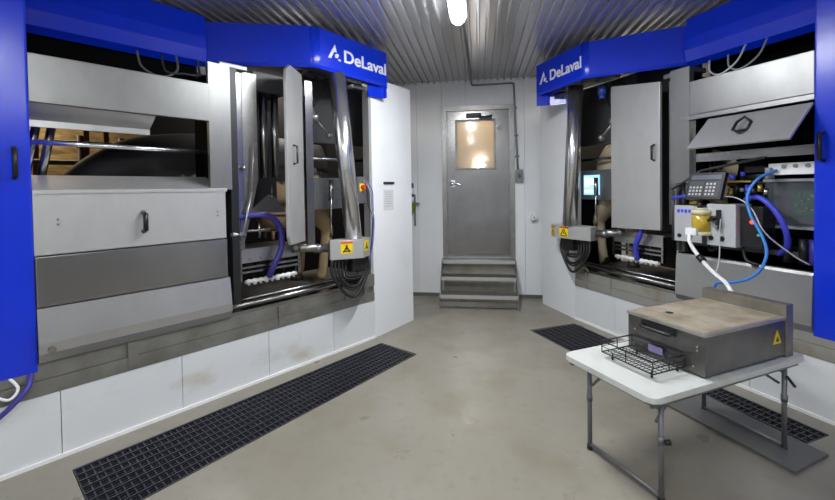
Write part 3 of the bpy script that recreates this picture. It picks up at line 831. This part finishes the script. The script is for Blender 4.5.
        k = M(); k.cyl((1.70, .10, 1.33), (1.70, .13, 1.33), .02, 12); k.box(1.735, 1.755, .10, .135, 1.25, 1.40, .004); k.cyl((1.66, .12, 1.31), (1.75, .13, 1.35), .012, 8); P('toggle_switch', black, k, bB)
        k = M(); k.cyl((1.69, .12, 1.30), (1.745, .14, 1.26), .012, 8); k.cyl((1.72, .12, 1.28), (1.72, .15, 1.28), .016, 10); P('valve', steelh, k, bB)
        k = M(); k.box(1.87, 2.02, -.10, .06, 1.12, 1.43, .006); dk = P('dark_module', black, k)
        k = M(); k.cyl((1.955, .06, 1.315), (1.955, .072, 1.315), .014, 12); P('indicator_light', redled, k, dk)
        k = M(); k.cyl((2.0, .06, 1.22), (2.0, .075, 1.22), .01, 10); P('indicator_button', mat('green_plastic', (.1, .6, .3), .4), k, dk)
        # keypad
        kp = V((1.475, .10, 1.475)); ex = V((.29, .0, 0)); ez = V((0, -.07, .215))
        nk = V((0, .95, .3)).normalized()
        k = M(); k.slab(kp, ex, ez, nk, .035); kpd = P('keypad', black, k)
        for gx in (.09, .55):
            k = M()
            for r_ in range(3 if gx < .2 else 4):
                for c_ in range(4 if gx < .2 else 3):
                    o_ = kp + ex * (gx + c_ * .10) + ez * (.14 + r_ * .13) + nk * .035
                    k.slab(o_, ex * .055, ez * .07, nk, .003)
            P('key', lgrey, k, kpd)
        k = M(); o_ = kp + ex * .08 + ez * .74 + nk * .035; k.slab(o_, ex * .84, ez * .17, nk, .001); P('display_strip', mat('dim_display', (.12, .13, .17), .3), k, kpd)
        k = M(); 
        for gx in (.06, .51): k.slab(kp + ex * gx + ez * .08 + nk * .0352, ex * .42, ez * .60, nk, .0006)
        P('key_field', dgrey, k, kpd)
        # amber jar
        k = M(); k.cyl((1.60, .10, 1.21), (1.60, .10, 1.375), .072, 28); jar = P('milk_jar', amber, k)
        k = M(); k.cyl((1.60, .10, 1.355), (1.60, .10, 1.395), .078, 28); k.cyl((1.60, .10, 1.185), (1.60, .10, 1.215), .078, 28); k.cyl((1.60, .10, 1.395), (1.60, .10, 1.41), .05, 20); P('jar_band', mat('cream_plastic', (.62, .58, .40), .4), k, jar)
        k = M(); k.cyl((1.585, .10, 1.40), (1.585, .10, 1.46), .02); P('jar_spout', black, k, jar)
        k = M(); k.box(1.525, 1.62, .12, .20, 1.185, 1.245, .01); P('elbow_block', white, k, jar)
        k = M(); k.tube([(1.56, .19, 1.20), (1.58, .21, 1.12), (1.67, .22, 1.01), (1.80, .27, .93), (1.93, .33, .88), (2.00, .38, .84), (2.02, .40, .83)], .015, 12); P('white_hose', white, k)
        k = M(); k.cyl((1.655, .218, 1.025), (1.70, .225, .99), .026, 12); P('hose_clamp', black, k)
        # junction box, clear cover
        k = M(); k.box(2.00, 2.28, -.16, -.04, 1.665, 1.75, .005); jb = P('junction_box', white, k)
        k = M()
        for i in range(3): k.cyl((2.10 + i * .07, -.04, 1.725), (2.10 + i * .07, -.03, 1.725), .014, 12)
        k.box(2.0, 2.03, -.06, -.0, 1.64, 1.72)
        P('connector', grey, k, jb)
        k = M(); k.box(1.95, 2.27, -.25, -.20, 1.30, 1.61, .004); cv = P('electronics_tray', dgrey, k)
        k = M(); k.box(2.08, 2.24, -.20, -.19, 1.36, 1.55); pb = P('circuit_board', pcb, k, cv)
        k = M()
        for i in range(14): s_ = 2.09 + random.random() * .13; z_ = 1.37 + random.random() * .16; k.box(s_, s_ + .014, -.19, -.18, z_, z_ + .01)
        k.make('components', brass, pb)
        k = M(); k.box(1.95, 2.27, -.10, -.095, 1.29, 1.62); k.box(1.95, 2.27, -.19, -.10, 1.285, 1.29); P('clear_cover', clear, k, cv)
        k = M(); k.box(1.94, 2.28, -.20, -.085, 1.615, 1.635); k.box(1.94, 2.28, -.20, -.085, 1.27, 1.288); P('cover_frame', grey, k, cv)
        # blue hoses
        k = M(); k.tube([(2.06, -.03, 1.70), (1.99, .06, 1.64), (1.95, .11, 1.52), (1.99, .15, 1.38), (2.08, .18, 1.24), (2.13, .21, 1.12), (2.11, .24, 1.0), (2.04, .26, .92), (1.92, .27, .87), (1.84, .28, .85), (1.82, .28, .81)], .0105, 10); P('air_hose', airh, k)
        k = M(); k.tube([(1.88, .02, 1.48), (2.0, .07, 1.50), (2.10, .08, 1.42), (2.16, .06, 1.28), (2.14, .0, 1.15), (2.06, -.06, 1.08)], .019, 12); P('supply_hose', blueh, k)
        k = M(); k.tube([(1.28, .02, 1.485), (1.38, .03, 1.50), (1.50, .0, 1.52)], .016, 10); P('supply_hose', blueh, k)
        k = M(); k.tube([(1.77, .13, 1.33), (1.76, .13, 1.22), (1.78, .16, 1.05), (1.79, .2, .95), (1.80, .26, .88)], .005, 8); P('thin_cable', lgrey, k)
        k = M(); k.tube([(1.60, .02, 1.5), (1.85, .10, 1.50), (1.98, .12, 1.42), (2.08, .14, 1.25), (2.2, .05, 1.10), (2.27, .0, 1.04)], .005, 8); P('thin_cable', lgrey, k)
        # clutter of fittings
        for i in range(7):
            s_ = 1.70 + i * .042; k = M()
            k.cyl((s_, -.10, 1.50 + .02 * (i % 3)), (s_, -.10, 1.57 + .025 * (i % 2)), .02 - .002 * (i % 3), 12)
            P('fitting', (brass, black, grey, blueh, black, brass, steel)[i], k)
        k = M(); k.cyl((1.75, -.16, 1.66), (1.96, -.16, 1.67), .03, 12); k.cyl((1.62, -.20, 1.60), (1.90, -.20, 1.61), .022, 12); k.box(1.80, 1.95, -.2, -.1, 1.69, 1.74, .005); P('pump_body', black, k)
        k = M(); k.cyl((1.70, -.12, 1.64), (1.70, -.12, 1.68), .022, 12); k.cyl((1.79, -.1, 1.665), (1.79, -.1, 1.70), .018, 12); P('blue_knob', blueh, k)
        k = M(); k.box(1.68, 1.86, -.22, -.08, 1.615, 1.63); k.cyl((1.42, -.08, 1.43), (1.42, -.08, 1.47), .05, 18); P('brass_plate', brass, k)
        k = M(); k.box(1.36, 2.28, -.45, -.12, 1.06, 1.10); P('inner_shelf', dgrey, k)
        for s_ in (2.08, 2.18, 2.24):
            k = M(); k.cyl((s_, -.12, 1.02), (s_, -.12, 1.20), .03, 14); P('filter_cup', black if s_ < 2.2 else purp, k)
        k = M(); k.tube([(1.85, .0, 1.12), (1.90, .04, 1.02), (1.98, .03, .99)], .012, 8); k.tube([(1.55, -.05, 1.12), (1.60, .0, 1.05), (1.70, .0, 1.10)], .012, 8); P('black_hose', rubber, k)
    return root


robot('L'); robot('R')


# unseen small lamps added inside the machines to brighten the stalls
for side, lb in (('L', 'small added stall lamp hidden inside the left milking machine'), ('R', 'small added stall lamp hidden inside the right milking machine')):
    O, rz, sg = frame(side); p = W(side, .35, -.95, 3.09)
    t = empty('added_stall_lamp', p, rz, lb, 'lamp')
    k = MB(sg); k.box(-.3, .3, -.05, .05, .02, .08); k.make('housing', white, t)
    k = MB(sg); k.box(-.28, .28, -.035, .035, .0, .02); k.make('lit_cover', tubem, t)
    area('added_stall_light', (p.x, p.y, 3.06), (.5, .08), 16, (1, .9, .75), (0, 0, rz))

# ------------------------------------------------------------------ cows
def cow(side, s_rear, w_, zf, mt, label, scale=1.18):
    O, rz, sg = frame(side)
    p = W(side, s_rear, w_, zf)
    root = empty('cow', p, rz, label, 'cow', 'cows in the milking stalls'); root.scale = (scale,) * 3
    V_ = []; E_ = []; Rr = []

    def add(co, r, par=None):
        V_.append(co); Rr.append(r)
        if par is not None: E_.append((par, len(V_) - 1))
        return len(V_) - 1
    pel = add((.10, 0, 1.14), (.24, .27)); a = add((.45, 0, 1.06), (.30, .34), pel); b_ = add((.85, 0, 1.02), (.31, .37), a)
    c_ = add((1.20, 0, 1.07), (.25, .31), b_); d_ = add((1.42, 0, 1.12), (.17, .22), c_)
    e_ = add((1.64, 0, .98), (.12, .16), d_); f_ = add((1.84, 0, .82), (.105, .12), e_); g_ = add((2.0, 0, .66), (.08, .09), f_); h_ = add((2.10, 0, .54), (.065, .065), g_)
    for s2 in (-1, 1):
        x = add((.02, s2 * .17, .98), (.14, .17), pel); x = add((.10, s2 * .20, .74), (.10, .13), x); x = add((-.10, s2 * .19, .52), (.055, .07), x)
        x = add((-.05, s2 * .19, .30), (.04, .045), x); x = add((-.03, s2 * .19, .12), (.045, .05), x); add((.0, s2 * .19, .04), (.055, .06), x)
        x = add((1.18, s2 * .16, .80), (.10, .13), c_); x = add((1.20, s2 * .17, .50), (.06, .065), x); x = add((1.19, s2 * .17, .28), (.042, .042), x)
        x = add((1.19, s2 * .17, .12), (.045, .05), x); add((1.22, s2 * .17, .04), (.055, .06), x)
        x = add((1.80, s2 * .15, .90), (.03, .03), f_); add((1.78, s2 * .26, .87), (.02, .045), x)
    x = add((-.14, 0, 1.30), (.05, .05), pel); x = add((-.22, 0, 1.15), (.03, .03), x); x = add((-.22, .02, .75), (.02, .02), x); add((-.21, .02, .5), (.03, .03), x)
    me = bpy.data.meshes.new('body'); me.from_pydata(V_, E_, []); me.materials.append(mt)
    o = bpy.data.objects.new('body', me); C.objects.link(o); o.parent = root
    sk = o.modifiers.new('skin', 'SKIN'); sk.use_smooth_shade = True
    for i, r_ in enumerate(Rr):
        me.skin_vertices[0].data[i].radius = r_; me.skin_vertices[0].data[i].use_root = (i == 0)
    ss = o.modifiers.new('sub', 'SUBSURF'); ss.levels = 2; ss.render_levels = 2
    k = MB(); k.ball((.30, 0, .66), .17, (1.2, .95, .85), 18)
    for sx in (.22, .40):
        for sy in (-.07, .07): k.cyl((sx, sy, .56), (sx, sy, .46), .018, 8, .013)
    k.make('udder', pink, root)
    k = MB()
    for s2 in (-1, 1):
        k.ball((1.94, s2 * .085, .76), .02)
    k.make('eye', black, root)
    for (x_, y_) in ((.01, .19), (.01, -.19), (1.23, .17), (1.23, -.17)):
        k = MB(); k.cyl((x_, y_, .0), (x_, y_, .06), .065, 14, .052); k.make('hoof', hoof, root)
    return root


cow('L', .30, -.78, .555, hideblack, 'black and tan cow standing inside the left milking machine')
cow('R', -.02, -.72, .555, hide, 'cream and black cow standing inside the right milking machine')

# ------------------------------------------------------------------ barn beyond the left machine
k = MB(1); k.box(.3, 4.6, -3.6, -3.55, .2, 3.1); place(struct(k.make('wall_beyond', straw)), 'L')
for i, s_ in enumerate((1.80, 1.98, 2.4)):
    k = MB(1); k.box(s_ - .025, s_ + .025, -2.55, -2.5, 0, 2.9); o = place(k.make('timber_post', wood), 'L')
    tag(o, 'brown timber post beyond the left machine opening, ' + ('furthest right in the gap', 'in the middle of the gap', 'furthest left behind the sloping tubes')[i], 'post', 'brown posts beyond the left machine')
t = empty('stall_fence', (OL[0], OL[1], 0), rzL, 'dark barn rail fence seen through the left machine opening', 'fence')
k = MB(1)
for z_ in (.9, 1.3, 1.72, 1.92, 2.12): k.cyl((1.0, -2.1, z_), (3.2, -2.1, z_), .025, 8)
k.make('rails', dgrey, t)
for s_ in (1.05, 1.75, 2.1, 3.1):
    k = MB(1); k.cyl((s_, -2.1, 0), (s_, -2.1, 2.2), .03, 8); k.make('post', dgrey, t)

# ------------------------------------------------------------------ folding table
ta = R(30.5); e1 = V((math.cos(ta), math.sin(ta), 0)); e2 = V((-math.sin(ta), math.cos(ta), 0)); N0 = V((.79, 2.035, 0)) + e1 * .035 + e2 * .02
tb = empty('folding_table', N0, ta, 'white folding table with grey tube legs carrying the steel box', 'table')
k = MB()
pts = []
for cx_, cy_, a0 in ((.05, .05, 180), (1.235, .05, 270), (1.235, .565, 0), (.05, .565, 90)):
    for i in range(6): a_ = R(a0 + i * 18); pts.append((cx_ + .05 * math.cos(a_), cy_ + .05 * math.sin(a_)))
k.poly(pts, .548, .58, .008); k.make('tabletop', tabw, tb)
k = MB()
for a_ in ((.03, 1.255, .03, .045), (.03, 1.255, .57, .585)): k.box(a_[0], a_[1], a_[2], a_[3], .515, .548)
k.make('apron_rail', galv, tb)
TH = .515
for lx in (.13, 1.175):
    for ly in (.06, .53):
        k = MB(); k.cyl((lx, ly, .012), (lx, ly, TH), .0135, 14); k.cyl((lx, ly, .30), (lx, ly, .34), .017, 14); lg = k.make('leg', galv, tb)
        k = MB(); k.cyl((lx, ly, 0), (lx, ly, .03), .017, 14); k.make('foot_cap', black, lg)
    k = MB(); k.cyl((lx, .06, .035), (lx, .53, .035), .011, 10); k.cyl((lx, .06, .48), (lx, .53, .48), .012, 10); k.make('leg_crossbar', galv, tb)
    dx = .2 if lx < .6 else -.2
    k = MB(); k.cyl((lx, .09, .40), (lx + dx, .12, TH + .01), .008, 8); k.cyl((lx, .51, .40), (lx + dx, .49, TH + .01), .008, 8); k.make('folding_brace', galv, tb)
k = MB(); k.cyl((.13, .04, .32), (.145, .02, .33), .014, 8); k.cyl((1.16, .04, .46), (1.20, .02, .40), .008, 8); k.make('leg_clip', black, tb)

# ------------------------------------------------------------------ steel box on the table
bl = N0 + e1 * .425 + e2 * .036; bl.z = .58
bx = empty('steel_box', bl, ta, 'low stainless steel box with stained lid on the folding table', 'box')
k = MB(); k.box(0, .755, 0, .47, .012, .223, .003); body = k.make('body', mat('box_steel', (.20, .195, .185), .32, .9, .3, 7), bx)
k = MB(); k.box(-.008, .705, -.006, .476, .223, .240, .003); k.make('lid', mat('lid_edge_steel', (.5, .47, .42), .42, .7, .3, 6), bx)
k = MB(); k.box(.012, .685, .012, .458, .240, .2415); k.make('stained_lid_surface', scum, bx)
k = MB(); k.box(.705, .775, -.006, .476, .0, .31, .003); k.make('rear_upstand', mat('upstand_steel', (.36, .33, .28), .45, .75, .4, 5), bx)
k = MB(); k.tube([(-.002, .17, .19), (-.035, .175, .185), (-.04, .20, .185), (-.04, .33, .185), (-.035, .355, .185), (-.002, .36, .19)], .010, 8, False); k.box(-.006, 0, .155, .375, .175, .215); k.make('handle', black, body, 'black pull handle')
k = MB()
tri = [(.585, .095), (.665, .095), (.625, .175)]
k.loft([(x_, -.001, z_) for x_, z_ in tri], [(x_, -.003, z_) for x_, z_ in tri]); wl = k.make('warning_label', yel, body)
tri = [(.610, .108), (.642, .108), (.626, .138)]
k = MB(); k.loft([(x_, -.003, z_) for x_, z_ in tri], [(x_, -.0042, z_) for x_, z_ in tri]); k.make('warning_symbol', black, wl)
k = MB()
for y_, z_ in ((.04, .14), (.04, .16), (.42, .14), (.06, .05)): k.cyl((0, y_, z_), (-.004, y_, z_), .006, 8)
k.make('screw', steelh, body)
k = MB()
for x_ in (.04, .66):
    for y_ in (.04, .43): k.cyl((x_, y_, 0), (x_, y_, .012), .02, 12)
k.make('foot', black, bx)
k = MB(); k.cyl((.18, .33, .2415), (.18, .33, .2430), .022, 20); k.make('lid_mark', black, bx)

# ------------------------------------------------------------------ wire basket
bk0 = N0 + e1 * .168 + e2 * .135; bk0.z = .58
bk = empty('wire_basket', bk0, ta, 'black wire basket tray on short legs in front of the steel box', 'basket')
Wd, Ln = .245, .335
k = MB()
for z_ in (.035, .10):
    for p, q in (((0, 0), (Wd, 0)), ((Wd, 0), (Wd, Ln)), ((Wd, Ln), (0, Ln)), ((0, Ln), (0, 0))):
        k.cyl((*p, z_), (*q, z_), .004, 6)
for p in ((0, 0), (Wd, 0), (Wd, Ln), (0, Ln), (0, Ln / 2), (Wd, Ln / 2), (Wd / 2, 0), (Wd / 2, Ln)): k.cyl((*p, .035), (*p, .10), .0032, 6)
for p, q in (((0, 0), (Wd, 0)), ((Wd, 0), (Wd, Ln)), ((Wd, Ln), (0, Ln)), ((0, Ln), (0, 0))): k.cyl((*p, .068), (*q, .068), .002, 6)
k.make('frame', rubber, bk)
k = MB()
for i in range(1, 15): k.cyl((0, Ln * i / 15, .036), (Wd, Ln * i / 15, .036), .0018, 6)
for i in range(1, 6): k.cyl((Wd * i / 6, 0, .034), (Wd * i / 6, Ln, .034), .0024, 6)
k.make('mesh_base', rubber, bk)
for x_, y_ in ((.03, .03), (Wd - .02, .03), (.03, Ln - .05), (Wd - .02, Ln - .05)):
    k = MB(); k.cyl((x_, y_, 0), (x_, y_, .036), .0045, 8); k.ball((x_, y_, .008), .008, (1, 1, .9), 8); k.make('leg', rubber, bk)
k = MB(); k.box(Wd - .004, Wd + .002, .13, .22, .045, .085, .002); k.make('name_plate', mat('faded_violet', (.22, .2, .38), .5), bk)
